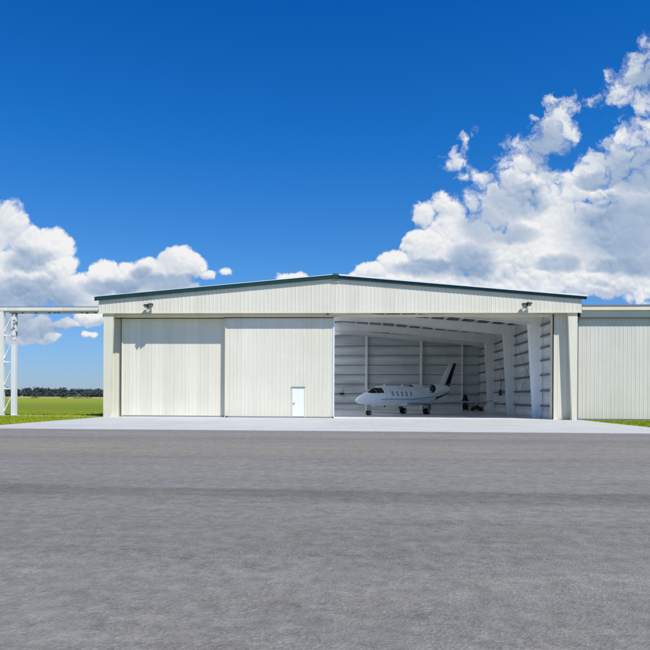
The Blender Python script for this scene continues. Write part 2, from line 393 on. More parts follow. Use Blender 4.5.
M_LEAF = mat('hazed_foliage', (.04, .07, .04), .9, build=leaf((.045, .064, .068), (.075, .10, .092)), spec=.1)  # distance haze put into the leaf colour, bluer and lighter
M_LEAF2 = mat('shrub_foliage', (.2, .22, .08), .9, build=leaf((.16, .18, .07), (.33, .32, .16)), spec=.1)
M_TRUNK = mat('tree_bark', (.1, .08, .06), .9)
def drystrip(t, b):
    n = t.noise(obj(t), .05, 6, .6)
    t.put(b.inputs['Base Color'], t.mix(t.map(n, .3, .7), (.30, .27, .15, 1), (.42, .38, .22, 1)))
M_DRY = mat('dry_verge', (.35, .3, .18), .9, build=drystrip, spec=.1)

# ------------------------------------------------------------------ ground
def sheet(name, x0, x1, y0, y1, z, m, label=None, cat=None, nx=1, ny=1):
    b = MB(); b.face([(x0, y0, z), (x1, y0, z), (x1, y1, z), (x0, y1, z)])
    o = b.build(name, m, recalc=False); tag(o, label, cat, kind='structure'); return o
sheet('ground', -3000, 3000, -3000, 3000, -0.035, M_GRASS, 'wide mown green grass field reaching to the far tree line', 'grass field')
# asphalt: slab whose edge toward the concrete runs along the apron
b = MB(); b.box(-400, 400, -400, -18.20, -0.30, 0.0); b.build('asphalt_taxiway', M_ASPH).__setitem__('kind', 'structure')
tag(bpy.data.objects['asphalt_taxiway'], 'broad worn grey asphalt taxiway with darker seal bands', 'taxiway')
# concrete apron with slightly irregular side edges
b = MB()
def edge(x, seed):
    return [(x + .10*mnoise.noise(Vector((i*.7, seed, 0))), -18.25 + i*(18.6/24)) for i in range(25)]
le, re_ = edge(-18.15, 3), edge(18.7, 9)
re_ = [(x + (0 if y < -.8 else .05), y) for x, y in re_]
poly = [(x, y) for x, y in le] + [(x, y) for x, y in reversed(re_)]
front = [(x_*.25, -18.27 + .05*mnoise.noise(Vector((x_*.4, 5, 0))) - .02*(mnoise.noise(Vector((x_*2.3, 8, 0))) > .45)) for x_ in range(74, -72, -1)]
b.prism([p for p in le[1:]] + [p for p in reversed(re_[1:])] + front, 'z', -.3, .006)
ap = b.build('concrete_apron', M_CONC); tag(ap, 'pale concrete apron in front of the hangar', 'apron', kind='structure')
b = MB(); b.box(-18.4, 17.1, .352, 32.55, -.3, .010)
tag(b.build('hangar_floor', M_SLAB), 'smooth grey concrete floor inside the hangar', 'floor', kind='structure')
b = MB(); b.box(-60, -18.75, .95, 1.75, -.3, .012)
tag(b.build('track_kerb', M_CONC), 'narrow pale concrete strip across the grass under the steel door track frame', 'concrete strip', kind='structure')
b = MB(); b.face([(-1500, 420, -.020), (200, 420, -.020), (200, 640, -.020), (-1500, 640, -.020)])
tag(b.build('far_verge', M_DRY, recalc=False), 'pale dry strip of ground before the far trees', 'dry ground', kind='structure')

# grass blades close to the apron edges
random.seed(4)
b = MB()
def blades(x0, x1, y0, y1, n, keep=lambda x, y: True):
    for _ in range(n):
        x, y = random.uniform(x0, x1), random.uniform(y0, y1)
        if not keep(x, y): continue
        for _k in range(2):
            h = random.uniform(.05, .13); a = random.uniform(0, 6.28); wd = random.uniform(.012, .03)
            ox, oy = random.uniform(-.05, .05), random.uniform(-.05, .05); lx, ly = random.uniform(-.05, .05), random.uniform(-.05, .05)
            c, s = math.cos(a)*wd, math.sin(a)*wd
            b.face([(x+ox-c, y+oy-s, -.035), (x+ox+c, y+oy+s, -.035), (x+ox+lx, y+oy+ly, -.035+h)])
blades(-34, -18.2, -18.2, .9, 15000, lambda x, y: x < -18.22 + .12*mnoise.noise(Vector((y*1.5, 1, 0))))
blades(-18.5, -18.05, -18.2, -.2, 900)
blades(-36, -18.8, 1.8, 14, 6000)
blades(18.75, 30, -18.2, .15, 12000); blades(18.62, 18.9, -18.2, -.1, 700)
tag(b.build('grass', M_BLADE, recalc=False), 'short rough green grass along both apron edges', 'grass', kind='stuff')

# far wood
random.seed(11)
b = MB()
def crown(cx, cy, h, r, n, trunk=True, low=.42):
    nb = random.randint(4, 7)
    lobes = [(random.uniform(-.7, .7)*r, random.uniform(-.5, .5)*r, h*random.uniform(low, .86), r*random.uniform(.35, .62)) for _ in range(nb)] + [(0, 0, h*.82, r*.4)]
    for _ in range(n):
        lx, ly, lz, lr = random.choice(lobes)
        v = Vector((random.gauss(0, 1), random.gauss(0, 1), random.gauss(0, 1))).normalized()*lr*random.uniform(.55, 1.05)
        p = Vector((cx+lx, cy+ly, max(.3, lz+v.z*.9))) + Vector((v.x, v.y, 0))
        s = random.uniform(.5, 1.0); u = Vector((random.gauss(0, 1), random.gauss(0, 1), random.gauss(0, 1))).normalized(); q = u.orthogonal().normalized()*s; u2 = u.cross(q)*.8
        b.face([p-q, p-u2, p+q, p+u2])
    if trunk: b.tube((cx, cy, -.2), (cx, cy, h*.6), .28, .15, n=5, smooth=False)
for i in range(420):
    x = random.uniform(-780, 120); y = random.uniform(640, 700) + .03*x
    hh = random.uniform(4.6, 8.4) * (1.0 + .30*mnoise.noise(Vector((x*.012, 0, 0))))
    crown(x, y, hh, random.uniform(4.2, 7.0), 170)
for i in range(520):
    x = random.uniform(-780, 120); crown(x, 632 + random.uniform(-3, 8) + .03*x, random.uniform(2.6, 4.8), random.uniform(4, 6), 110, False, .12)
tag(b.build('tree_line', M_LEAF, world=Matrix.Identity(4), recalc=False), 'dark blue green wood forming a low line on the horizon left of the hangar', 'woodland', kind='stuff')

# a few pale bushes in front of the wood
def shrub(x, y, h, r, label):
    global b
    e = empty('shrub', (x, y, -.03), mat=Matrix.Identity(4))
    b = MB()
    bb = b
    for _ in range(260):
        v = Vector((random.gauss(0, 1), random.gauss(0, 1), abs(random.gauss(0, 1)))).normalized()*random.uniform(.4, 1)
        p = Vector((v.x*r, v.y*r, v.z*h*(.75+.25*math.sin(v.x*5+v.y*3)))); s = random.uniform(.12, .3)
        u = Vector((random.gauss(0, 1), random.gauss(0, 1), random.gauss(0, 1))).normalized(); q = u.orthogonal().normalized()*s; u2 = u.cross(q)*.8
        bb.face([p-q, p-u2, p+q, p+u2])
    bb.build('foliage', M_LEAF2, e, recalc=False)
    st = MB()
    for k in range(4):
        a = k*1.6; st.tube((0, 0, 0), (math.cos(a)*r*.5, math.sin(a)*r*.5, h*.6), .07, .03, n=5)
    st.build('stem', M_TRUNK, e)
    tag(e, label, 'bush')
shrub(-133, 350, 3.0, 3.0, 'tall pale bush standing alone on the field before the far trees')
shrub(-128.5, 352, 1.5, 2.6, 'low pale bush just right of the tall pale bush on the field')
shrub(-143, 356, 1.3, 2.2, 'low pale bush just left of the tall pale bush on the field')
shrub(-157, 352, 1.2, 2.4, 'small olive bush midway across the open field, left of the paler ones')

# ------------------------------------------------------------------ hangar
HG = empty('hangar'); tag(HG, 'wide cream metal hangar with green roof edge and one sliding door open', 'hangar')
def steel_z(x): return 10.06 - 1.36*abs(x)/16.5   # top of the frames
def roof_z(x, eave=9.4, apex=11.04, half=18.72): return apex - (apex-eave)*abs(x)/half
def ribbed(mb, x0, x1, y, zb, zt, pitch=.3048, depth=.017, thick=.05, phase=0):
    "vertical ribbed sheet facing -y, zb/zt functions of x"
    xs = [x0]; k = math.ceil((x0-phase)/pitch)
    pts = [(x0, 0)]
    while True:
        c = phase + k*pitch; k += 1
        if c+.045 >= x1: break
        if c-.045 <= x0: continue
        for dx_, d in ((-.045, 0), (-.018, depth), (.018, depth), (.045, 0)): pts.append((c+dx_, d))
        for q in (.11, .195): 
            if c+q+.02 < x1: pts += [(c+q-.014, 0), (c+q, .006), (c+q+.014, 0)]
    pts.append((x1, 0))
    if x0 < 0 < x1 and not any(abs(p[0]) < 1e-6 for p in pts):
        pts.append((0, 0)); pts.sort()
    F = [mb.bm.verts.new((x, y-d, zb(x))) for x, d in pts]; G = [mb.bm.verts.new((x, y-d, zt(x))) for x, d in pts]
    for i in range(len(pts)-1): mb.bm.faces.new((F[i], F[i+1], G[i+1], G[i]))
    # back and edges
    B0, B1 = mb.bm.verts.new((x0, y+thick, zb(x0))), mb.bm.verts.new((x1, y+thick, zb(x1)))
    T0, T1 = mb.bm.verts.new((x0, y+thick, zt(x0))), mb.bm.verts.new((x1, y+thick, zt(x1)))
    extra_t = []
    if x0 < 0 < x1:
        Tm = mb.bm.verts.new((0, y+thick, zt(0))); extra_t = [Tm]
    mb.bm.faces.new([B1, B0, T0] + extra_t + [T1])
    mb.bm.faces.new([F[0], G[0], T0, B0]); mb.bm.faces.new([G[-1], F[-1], B1, T1])
    mb.bm.faces.new(F + [B1, B0][:]) if False else None
    for i in range(len(pts)-1):   # bottom closing strips
        pass
# gable fascia
b = MB(); ribbed(b, -18.58, 18.58, 0, lambda x: 8.17, lambda x: roof_z(x)-.12)
b.box(-18.57, 18.57, -.03, .05, 8.12, 8.172)
b.build('gable_fascia', M_WALL, HG)
b = MB(); b.box(-18.6, 18.6, -.055, -.032, 8.10, 8.20); b.build('fascia_drip_trim', M_TRIM, HG)
# roof: solid low-slope slab with a ribbed-metal look
def roofmat(t, bb):
    p = obj(t); x, y, z = t.sep(p)
    r = t.m('ABSOLUTE', t.m('SUBTRACT', t.m('FRACT', t.m('DIVIDE', y, .6)), .5)); k = t.map(r, .42, .5, 1, .8)
    t.put(bb.inputs['Base Color'], t.mix(1, (.7, .71, .72, 1), t.xyz(k, k, k), 'MULTIPLY'))
M_ROOF = mat('pale_metal_roof', (.7, .7, .7), .35, build=roofmat)
b = MB()
top = [(x, roof_z(x)) for x in (-18.72, 0, 18.72)]; bot = [(x, roof_z(x)-.12) for x in (18.72, 0, -18.72)]
def slope_piece(mb, xa, xb, ya, yb, zf, t):
    xs = [xa] + ([0] if xa < 0 < xb else []) + [xb]
    mb.prism([(x, zf(x)) for x in xs] + [(x, zf(x)-t) for x in reversed(xs)], 'y', ya, yb)
FILL_X = (-17.0, -1.0)  # opening added in the unseen left slope to let fill light indoors
def slopes(mb, x0, x1, y0, y1, zf, t):
    slope_piece(mb, x0, FILL_X[0], y0, y1, zf, t); slope_piece(mb, FILL_X[1], x1, y0, y1, zf, t)
    slope_piece(mb, FILL_X[0], FILL_X[1], y0, 2.2, zf, t); slope_piece(mb, FILL_X[0], FILL_X[1], 31.6, y1, zf, t)
slopes(b, -18.72, 18.72, -.05, 33.0, roof_z, .12)
rf = b.build('roof', M_ROOF, HG)
M_FILL = mat('translucent_fill_sheet', (.8, .8, .8))  # translucent sheet added to brighten the hangar interior
t_ = NT(M_FILL.node_tree); t_.n.clear()
tr = t_.new('ShaderNodeBsdfTranslucent'); tr.inputs[0].default_value = (.97, .97, .96, 1)
df = t_.new('ShaderNodeBsdfDiffuse'); df.inputs[0].default_value = (.8, .82, .82, 1)
mx = t_.new('ShaderNodeMixShader'); mx.inputs[0].default_value = .04
t_.l.new(tr.outputs[0], mx.inputs[1]); t_.l.new(df.outputs[0], mx.inputs[2])
om = t_.new('ShaderNodeOutputMaterial'); t_.l.new(mx.outputs[0], om.inputs[0])
sk = MB()
for xs_ in FILL_X:
    sk.box(xs_-.03, xs_+.03, 2.2, 31.6, steel_z(xs_)+.245, roof_z(xs_)-.125)
for ys_ in (2.2, 31.6):
    slope_piece(sk, FILL_X[0]+.04, FILL_X[1]-.04, ys_-.03, ys_+.03, lambda x: roof_z(x)-.125, .56)
sk.build('fill_curb', M_STEEL, rf)  # pale curb added to keep the fill light inside
for k in range(6):
    ya, yb = 2.2+k*4.9, 2.2+(k+1)*4.9
    sk = MB(); sk.face([(FILL_X[0], ya, roof_z(FILL_X[0])-.03), (FILL_X[1], ya, roof_z(FILL_X[1])-.03), (FILL_X[1], yb, roof_z(FILL_X[1])-.03), (FILL_X[0], yb, roof_z(FILL_X[0])-.03)])
    sk.build('fill_light_panel', M_FILL, rf, recalc=False)  # added panels pass sunlight down to fill the interior
b = MB()
for s in (-1, 1):
    b.prism([(0, 11.045), (s*18.8, 9.398), (s*18.8, 9.43), (0, 11.085)], 'y', -.2, -.04)
b.build('roof_cap', M_WHITE, rf)
# rake trims
b = MB(); b.prism([(-18.86, 9.09), (0.0, 10.75), (0.0, 11.04), (-18.86, 9.385)], 'y', -.17, -.052); b.build('roof_trim', M_GREEN, HG)
b = MB(); b.prism([(18.90, 9.10), (0.003, 10.72), (0.003, 11.04), (18.90, 9.385)], 'y', -.17, -.052); b.build('roof_trim', M_GREEN, HG)
b = MB(); b.prism([(.3, 11.06), (18.95, 9.43), (18.95, 9.30), (.3, 10.96)], 'y', -.26, -.202); o = b.build('white_edge_strip', M_WHITE, HG); o['label'] = 'white strip along the right roof edge'  # white strip on the right rake only
b = MB(); b.box(-.22, .22, -.20, -.172, 10.72, 11.11); b.build('ridge_cap', M_GREEN, HG)
b = MB(); b.box(-.28, .30, -.09, -.032, 10.50, 10.58); b.build('ridge_bracket', M_TRIM, HG)
# soffit under the gable front, carrying the door tracks
b = MB(); b.box(-18.5, 16.75, .052, 1.55, 8.35, 8.42); b.build('soffit', M_TRIM, HG)
b = MB(); b.box(-18.4, -.2, .36, .46, 7.86, 8.10); b.build('door_track', M_TRIM, HG)
b = MB(); b.box(-18.4, -.12, .462, .52, 8.0, 8.348); b.build('track_header', M_TRIM, HG)
b = MB(); b.box(-17.2, 16.7, .90, 1.0, 7.92, 8.10); b.build('door_track', M_TRIM, HG)
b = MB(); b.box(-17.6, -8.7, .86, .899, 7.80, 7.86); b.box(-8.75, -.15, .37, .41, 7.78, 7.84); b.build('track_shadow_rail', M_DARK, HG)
b = MB()
for x in [-.6]: b.box(x-.09, x+.09, -.02, .14, 8.0, 8.12)
b.build('door_stop', M_DARK, HG)
# corner columns, tapered: wide at the head, slimmer at the foot
b = MB(); b.prism([(-18.20, 0), (-17.71, 0), (-17.42, 8.10), (-18.20, 8.10)], 'y', .06, .30); b.build('corner_column', M_TRIM, HG)
b = MB(); b.prism([(18.30, 0), (17.93, 0), (17.60, 8.10), (18.30, 8.10)], 'y', .06, .35); b.build('corner_column', M_TRIM, HG)
# pier panels
b = MB(); ribbed(b, -18.5, -17.14, 1.4, lambda x: .02, lambda x: 8.3); b.build('pier_panel', M_WALL, HG)
b = MB(); ribbed(b, 16.80, 18.45, .72, lambda x: .02, lambda x: 8.3); b.build('pier_panel', M_WALL, HG)
b = MB(); b.box(16.72, 16.80, .70, 1.6, 0, 8.3); b.build('door_jamb', M_TRIM, HG)
b = MB(); b.box(16.66, 16.72, .66, .80, 0, 8.1); b.build('jamb_seal', M_DARK, HG)
b = MB(); b.box(-17.16, -17.10, 1.02, 1.38, 0, 8.1); b.build('jamb_seal', M_DARK, HG)
# outer walls
b = MB()
b.box(-18.50, -18.42, 1.21, 32.6, 0, 9.2); b.build('side_wall', M_SIDE, HG)
b = MB(); b.box(17.16, 17.24, 1.6, 32.6, 0, 9.35); b.build('side_wall', M_SIDE, HG)
b = MB(); b.prism([(-18.5, 0), (18.5, 0), (18.5, 9.2), (0, 10.85), (-18.5, 9.2)], 'y', 32.72, 32.80); b.build('back_wall', M_WALL, HG)
# interior liner walls
LIN = 10.30
b = MB(); b.box(-18.42, 17.1, 32.55, 32.70, 0, 10.9); b.build('back_liner', M_INS_X, HG)
b = MB(); b.box(17.02, 17.14, 1.6, 32.54, 0, 9.2); b.build('side_liner', M_INS_Y, HG)
b = MB(); b.box(-18.41, -18.3, 1.6, 32.54, 0, 9.2); b.build('side_liner', M_INS_Y, HG)
b = MB(); slopes(b, -18.4, 17.1, 1.66, 32.5, lambda x: steel_z(x)+.34, .10)
M_CEIL = mat('darkened_ceiling_insulation', (.5, .52, .54), .6, build=insul('y', (.24, .27, .28)))  # ceiling colour darkened to stand for the unlit gaps between frames
b.build('ceiling_liner', M_CEIL, HG)
b = MB(); ribbed(b, -18.3, 17.1, 1.56, lambda x: 8.3, lambda x: steel_z(x)+.5); b.build('header_panel', M_WALL, HG)
# rigid frames
for d in (4.7, 14.0, 23.3, 31.9):
    f = MB(); t = .10 if d < 30 else .06
    web = [(16.98, .02), (16.32, .02), (15.86, 7.74), (9.6, 8.40), (5.0, 8.92), (0, 9.16), (-5.0, 8.92), (-9.6, 8.40), (-16.9, 7.74), (-17.5, .02), (-18.25, .02),
           (-18.25, steel_z(18.25)), (0, steel_z(0)), (16.98, steel_z(16.98))]
    if d > 30: web = [(16.98, 7.9), (15.5, 8.2), (0, 9.55), (-15.5, 8.2), (-18.25, 7.9), (-18.25, steel_z(18.25)), (0, steel_z(0)), (16.98, steel_z(16.98))]
    f.prism(web, 'y', d-t/2, d+t/2)
    fl = .14                                              # flanges give the I-section its depth
    n = len(web)
    inner = web[1:10] if d < 30 else web[0:5]
    for (xa, za), (xb, zb) in zip(inner, inner[1:]):
        f.bar((xa, d, za), (xb, d, zb), 2*fl, .025)
    f.build('rigid_frame', M_STEEL, HG)
# purlins under the roof
k = 0
for i in range(1, 12):
    for s in (-1, 1):
        x = s*i*1.45
        p = MB(); z = steel_z(x)
        p.box(x-.035, x+.035, 1.6, 32.5, z+.012, z+.225); p.box(x-.035, x+.10, 1.6, 32.5, z+.002, z+.012)
        p.build('purlin', M_STEEL, HG)
# girts
ZG = [1.05, 2.28, 3.55, 4.75, 5.8, 6.75, 7.65]
for z in ZG:
    for x0, x1, s in ((16.80, 17.02, 1), (-18.30, -18.08, -1)):
        p = MB(); p.box(x0, x1, 1.7, 32.4, z-.03, z+.03); 
        xe = x0 if s > 0 else x1
        p.box(xe-.012, xe+.012, 1.7, 32.4, z-.09, z+.031)
        p.build('girt', M_GIRT, HG)
for z in [.9, 2.1, 3.3, 4.5, 5.7, 6.9, 8.1]:
    p = MB(); p.box(-18.2, 16.9, 32.40, 32.55, z-.04, z+.04); p.box(-18.2, 16.9, 32.385, 32.41, z-.045, z+.02); p.build('girt', M_BGIRT, HG)
# wind posts on the back wall
for x, r in ((2.74, .14), (9.6, .15), (14.7, .08), (-4.1, .14), (-10.95, .15)):
    p = MB(); h = steel_z(x)-.5
    p.box(x-r, x+r, 32.05, 32.08, .02, h); p.box(x-r, x+r, 32.34, 32.37, .02, h); p.box(x-.02, x+.02, 32.08, 32.34, .02, h); p.build('wind_post', M_STEEL, HG)
# bracing rods in the right side bays
for d0_, d1_ in ((4.9, 13.8), (14.2, 23.1), (23.5, 31.8)):
    p = MB(); p.tube((16.9, d0_, .5), (16.9, d1_, 7.6), .016, n=6); p.tube((16.93, d0_, 7.6), (16.93, d1_, .5), .016, n=6); p.build('bracing_rods', M_GREY, HG)
# fly braces from purlins to rafters
for d in (4.7, 14.0, 23.3):
    for i in range(1, 11, 2):
        for s in (-1, 1):
            x = s*i*1.45; z = steel_z(x)
            p = MB(); p.bar((x, d+.6, z+.02), (x, d+.10, z-.75), .04, .04)
            p.build('fly_brace', M_STEEL, HG)
# concrete curb along liner base
p = MB(); p.box(16.9, 17.0, 1.7, 32.3, .012, .16); p.build('base_angle', M_POST, HG)
p = MB(); p.box(-18.1, 16.85, 32.30, 32.38, .012, .14); p.build('base_angle', M_POST, HG)

# sliding doors
def leaf_door(x0, x1, d, zt, personnel=False):
    b = MB()
    if personnel:
        px0, px1, pz = -3.40, -2.36, 2.40
        ribbed(b, x0, px0, d, lambda x: .12, lambda x: zt, depth=.011); ribbed(b, px1, x1-.10, d, lambda x: .12, lambda x: zt, depth=.011)
        ribbed(b, px0, px1, d, lambda x: pz, lambda x: zt, depth=.011)
    else:
        ribbed(b, x0, x1, d, lambda x: .12, lambda x: zt, depth=.009)
    o = b.build('sliding_door', M_DOOR, HG)
    b = MB(); b.box(x0, x1, d-.012, d+.05, .035, .118); b.build('bottom_rail', M_GREY, o)
    return o
dl = leaf_door(-17.08, -8.62, 1.05, 7.92)
b = MB(); b.box(-17.10, -17.03, .995, 1.12, .04, 7.9); b.build('edge_trim', M_TRIM, dl)
dr = leaf_door(-8.62, -.10, .50, 7.86, True)
b = MB(); b.box(-8.66, -8.60, .44, .56, .04, 7.85); b.build('edge_trim', M_TRIM, dr)
b = MB(); b.box(-.20, -.08, .44, .62, .04, 7.85); b.build('edge_trim', M_WHITE, dr)
b = MB(); b.box(-3.34, -2.42, .478, .52, .14, 2.34); o = b.build('personnel_door', M_WHITEDOOR, dr)
b = MB(); b.box(-3.41, -3.35, .455, .53, .06, 2.36); b.box(-2.41, -2.35, .455, .53, .06, 2.36); b.build('door_frame', M_TRIM, dr)
b = MB(); b.box(-3.43, -2.33, .44, .53, 2.362, 2.43); b.build('door_lintel', M_GREY, dr)
b = MB(); b.tube((-3.25, .48, 1.15), (-3.25, .43, 1.15), .035, n=10); b.box(-3.27, -3.13, .415, .43, 1.135, 1.165); b.build('door_handle', M_DARK, dr)
b = MB(); b.box(-3.39, -2.37, .47, .475, .045, .135); b.build('kick_plate', M_GREY, dr)
b = MB(); b.tube((-.18, .40, .07), (-.18, .56, .07), .06, n=12); b.build('door_roller', M_DARK, dr)
b = MB(); b.tube((-8.5, .42, .07), (-8.5, .5, .07), .06, n=12); b.build('door_roller', M_DARK, dr)

# ------------------------------------------------------------------ annex on the right
AX = empty('annex_hangar', (19, 1, 0)); tag(AX, 'lower flat roofed pale metal annex joined to the right side of the hangar', 'hangar annex')
def ax(b, name, m): 
    o = b.build(name, m, AX); o.matrix_parent_inverse = Matrix.Translation((-19, -1, 0)); return o
def leafz(a, c): return (lambda x: a), (lambda x: c)
b = MB(); ribbed(b, 18.56, 27.0, .62, lambda x: .10, lambda x: 7.75); ax(b, 'sliding_door', M_ANNEX)
b = MB(); ribbed(b, 27.1, 46.0, .72, lambda x: .10, lambda x: 7.75); ax(b, 'sliding_door', M_ANNEX)
b = MB(); b.box(18.32, 18.50, .50, .80, 0, 7.80); ax(b, 'door_jamb', M_GREY)
b = MB(); b.box(18.62, 46.0, .30, .55, 7.82, 8.30); ax(b, 'header', M_ANNEX)
b = MB(); b.box(18.30, 46.0, .35, .60, 7.74, 7.818); ax(b, 'door_track', M_GREY)
b = MB(); b.box(18.62, 46.1, .05, .50, 8.32, 8.60); ax(b, 'gutter', M_TRIM)
b = MB(); b.box(18.62, 46.1, .02, 33, 8.62, 8.74); ax(b, 'roof', M_GREY)
b = MB(); b.box(46, 46.1, .6, 33, 0, 8.6); b.box(17.3, 46, 32.9, 33, 0, 8.6); ax(b, 'wall', M_SIDE)
b = MB(); b.box(18.5, 46, .60, .72, -.2, .08); ax(b, 'base_sill', M_GREY)

# ------------------------------------------------------------------ steel door track frame on the left
def rust(t, bb):
    p = obj(t); x, y, z = t.sep(p)
    n = t.noise(p, 2.2, 4, .6); up = t.map(z, 5.6, 6.6)
    k = t.m('MULTIPLY', t.map(n, .50, .54), up)
    c = t.mix(t.noise(p, 1.0, 4, .6), (.72, .72, .70, 1), (.80, .80, .78, 1))
    t.put(bb.inputs['Base Color'], t.mix(k, c, (.14, .16, .15, 1)))
M_RUST = mat('peeling_white_paint', (.7, .7, .7), .6, build=rust)
TF = empty('door_track_frame', (-26.5, 1.3, 0)); tag(TF, 'white steel lattice tower and overhead door track left of the hangar', 'track frame')
def tf(b, name, m):
    o = b.build(name, m, TF); o.matrix_parent_inverse = Matrix.Translation((26.5, -1.3, 0)); return o
b = MB(); b.box(-27.25, -18.62, .98, 1.26, 8.47, 8.74); tf(b, 'track_beam', M_BEAM)
b = MB(); b.box(-27.3, -18.62, .975, 1.30, 8.742, 8.80); tf(b, 'beam_cap', M_GREY)
b = MB()
b.box(-26.6, -18.7, 1.50, 1.56, 8.30, 8.42)
b.box(-26.9, -18.65, 1.08, 1.14, 8.33, 8.468)
tf(b, 'lower_rail', M_TRIM)
random.seed(5)
b = MB()
for x in (-25.3, -24.2, -23.1, -22.6, -22.3, -20.4, -20.0, -19.3):
    b.box(x-.08, x+.10, 1.05, 1.2, 8.24+random.uniform(0, .05), 8.328); 
tf(b, 'track_hangers', M_DARK)
b = MB(); b.box(-27.22, -26.83, 1.0, 1.3, .0, 8.46); tf(b, 'leg', M_BEAM)
b = MB(); b.box(-26.22, -25.85, 1.10, 1.40, .0, 8.32); tf(b, 'leg', M_RUST)
for z in (2.2, 4.35, 6.5):
    b = MB(); b.box(-26.83, -26.24, 1.15, 1.23, z-.06, z+.06); tf(b, 'rung', M_BEAM)
for z in (.2, 2.35, 4.5, 6.65):
    b = MB(); b.bar((-26.83, 1.19, z+.15), (-26.24, 1.19, z+1.35), .06, .09); tf(b, 'brace', M_BEAM)
b = MB(); b.box(-27.4, -26.7, .96, 1.36, -.1, .04); b.box(-26.4, -25.65, .96, 1.5, -.1, .05); tf(b, 'foot_plate', M_CONC)
b = MB(); b.box(-27.3, -27.1, .93, .98, 8.6, 8.76); tf(b, 'end_stop', M_DARK)

# ------------------------------------------------------------------ floodlights on the fascia
def floodlight(x, z, label):
    e = empty('floodlight', (x, -.04, z)); tag(e, label, 'floodlight', 'floodlights on the gable fascia')
    b = MB(); b.box(-.17, .17, -.04, .0, -.12, .12); b.build('wall_plate', M_GREY, e)
    for s in (-1, 1):
        M = Matrix.Translation((s*.17, -.27, .03*s)) @ Matrix.Rotation(R(28*s), 4, 'Z') @ Matrix.Rotation(R(38), 4, 'X')
        b = MB(); b.box(-.17, .17, -.06, .06, -.13, .13, M)
        for k in range(5): b.box(-.15+k*.07, -.13+k*.07, .06, .11, -.11, .11, M)
        h = b.build('housing', M_DARK, e)
        b = MB(); b.box(-.14, .14, -.072, -.062, -.10, .10, M); b.build('lens', M_LENS, h)
        b = MB(); b.box(-.18, .18, -.16, -.05, .131, .145, M); b.build('visor', M_DARK, h)
    for s in (-1, 1):
        b = MB(); b.bar((s*.12, -.03, 0), (s*.16, -.24, 0), .03, .05); b.build('bracket', M_GREY, e)
    return e
M_LENS = mat('lamp_lens', (.25, .26, .27), .15)
floodlight(-14.52, 8.68, 'small dark twin floodlight on the left end of the fascia, above the closed door')
floodlight(14.42, 8.70, 'small dark twin floodlight on the right end of the fascia, above the open bay')

# ------------------------------------------------------------------ jet
PHI = 48.0
NOSE = Vector((2.74, 57.6, .010))
# jet local frame: +x aft, +y port (left wing), +z up
PM = Matrix.Translation(NOSE) @ Matrix.Rotation(math.atan2(.743, .669), 4, 'Z')
# +x = aft = (.669,.743); rotating +90 gives (-.743,.669) = starboard, so port is -y
JET = empty('business_jet', mat=PM); tag(JET, 'small white twin engine business jet parked inside the open hangar', 'aeroplane')
def jpaint(t, bb):
    n = t.noise(obj(t), 1.2, 4, .6); v = t.map(n, .3, .7, .95, 1.03)
    t.put(bb.inputs['Base Color'], t.mix(1, (.95, .97, .96, 1), t.xyz(v, v, v), 'MULTIPLY'))
M_JET = mat('glossy_white_aircraft_paint', (.84, .86, .88), .22, build=jpaint)
M_JGREY = mat('grey_wing_paint', (.26, .28, .30), .5)
M_JDARK = mat('dark_blue_paint', (.006, .008, .014), .6, spec=.25)
M_STRIPE = mat('slate_blue_stripe', (.12, .17, .25), .3)
M_GLASS = mat('dark_cockpit_glass', (.008, .01, .012), .06)
M_CHROME = mat('bare_metal', (.55, .56, .58), .3, .9)
RG = [(0, 1.33, .03, .03, .03), (.10, 1.335, .17, .15, .15), (.35, 1.36, .32, .27, .27), (.8, 1.42, .48, .40, .40), (1.3, 1.50, .62, .50, .52), (1.6, 1.54, .69, .58, .58),
      (2.1, 1.61, .79, .80, .69), (2.6, 1.67, .86, .90, .78), (3.2, 1.72, .91, .94, .85), (4.0, 1.74, .93, .945, .88), (9.0, 1.75, .93, .945, .90), (10.2, 1.79, .91, .90, .86),
      (11.4, 1.88, .83, .80, .78), (12.6, 2.02, .70, .66, .66), (13.8, 2.17, .53, .50, .50), (14.8, 2.30, .36, .36, .35), (15.5, 2.39, .22, .24, .22), (15.9, 2.44, .08, .10, .10)]
def prof(s):
    for a, c in zip(RG, RG[1:]):
        if a[0] <= s <= c[0]:
            t = (s-a[0])/(c[0]-a[0]); return [p+(q-p)*t for p, q in zip(a, c)][1:]
    return list(RG[-1][1:])
def surf(s, th, off=0):
    "th from the top, positive to port"
    zc, w_, hu, hd = prof(s)
    h = hu if abs(th) < math.pi/2 else hd
    return Vector((s, -(w_+off)*math.sin(th), zc+(h+off)*math.cos(th)))
b = MB()
ss = [0]
for a, c in zip(RG, RG[1:]):
    n = max(1, int((c[0]-a[0])/.35)); ss += [a[0]+(c[0]-a[0])*(k+1)/n for k in range(n)]
b.loft([[surf(s, 2*math.pi*i/40) for i in range(40)] for s in ss])
fu = b.build('fuselage', M_JET, JET)
def patch(mb, s0, s1, tf0, tf1, ns=6, nt=6, off=.012):
    grid = [[surf(s0+(s1-s0)*i/ns, tf0(s0+(s1-s0)*i/ns) + (tf1(s0+(s1-s0)*i/ns)-tf0(s0+(s1-s0)*i/ns))*j/nt, off) for j in range(nt+1)] for i in range(ns+1)]
    vs = [[mb.bm.verts.new(p) for p in r] for r in grid]
    for i in range(ns):
        for j in range(nt):
            f = mb.bm.faces.new((vs[i][j], vs[i+1][j], vs[i+1][j+1], vs[i][j+1])); f.smooth = True
def th_z(s, z):
    zc, w_, hu, hd = prof(s); v = (z-zc)/(hu if z > zc else hd); return math.acos(max(-1, min(1, v)))
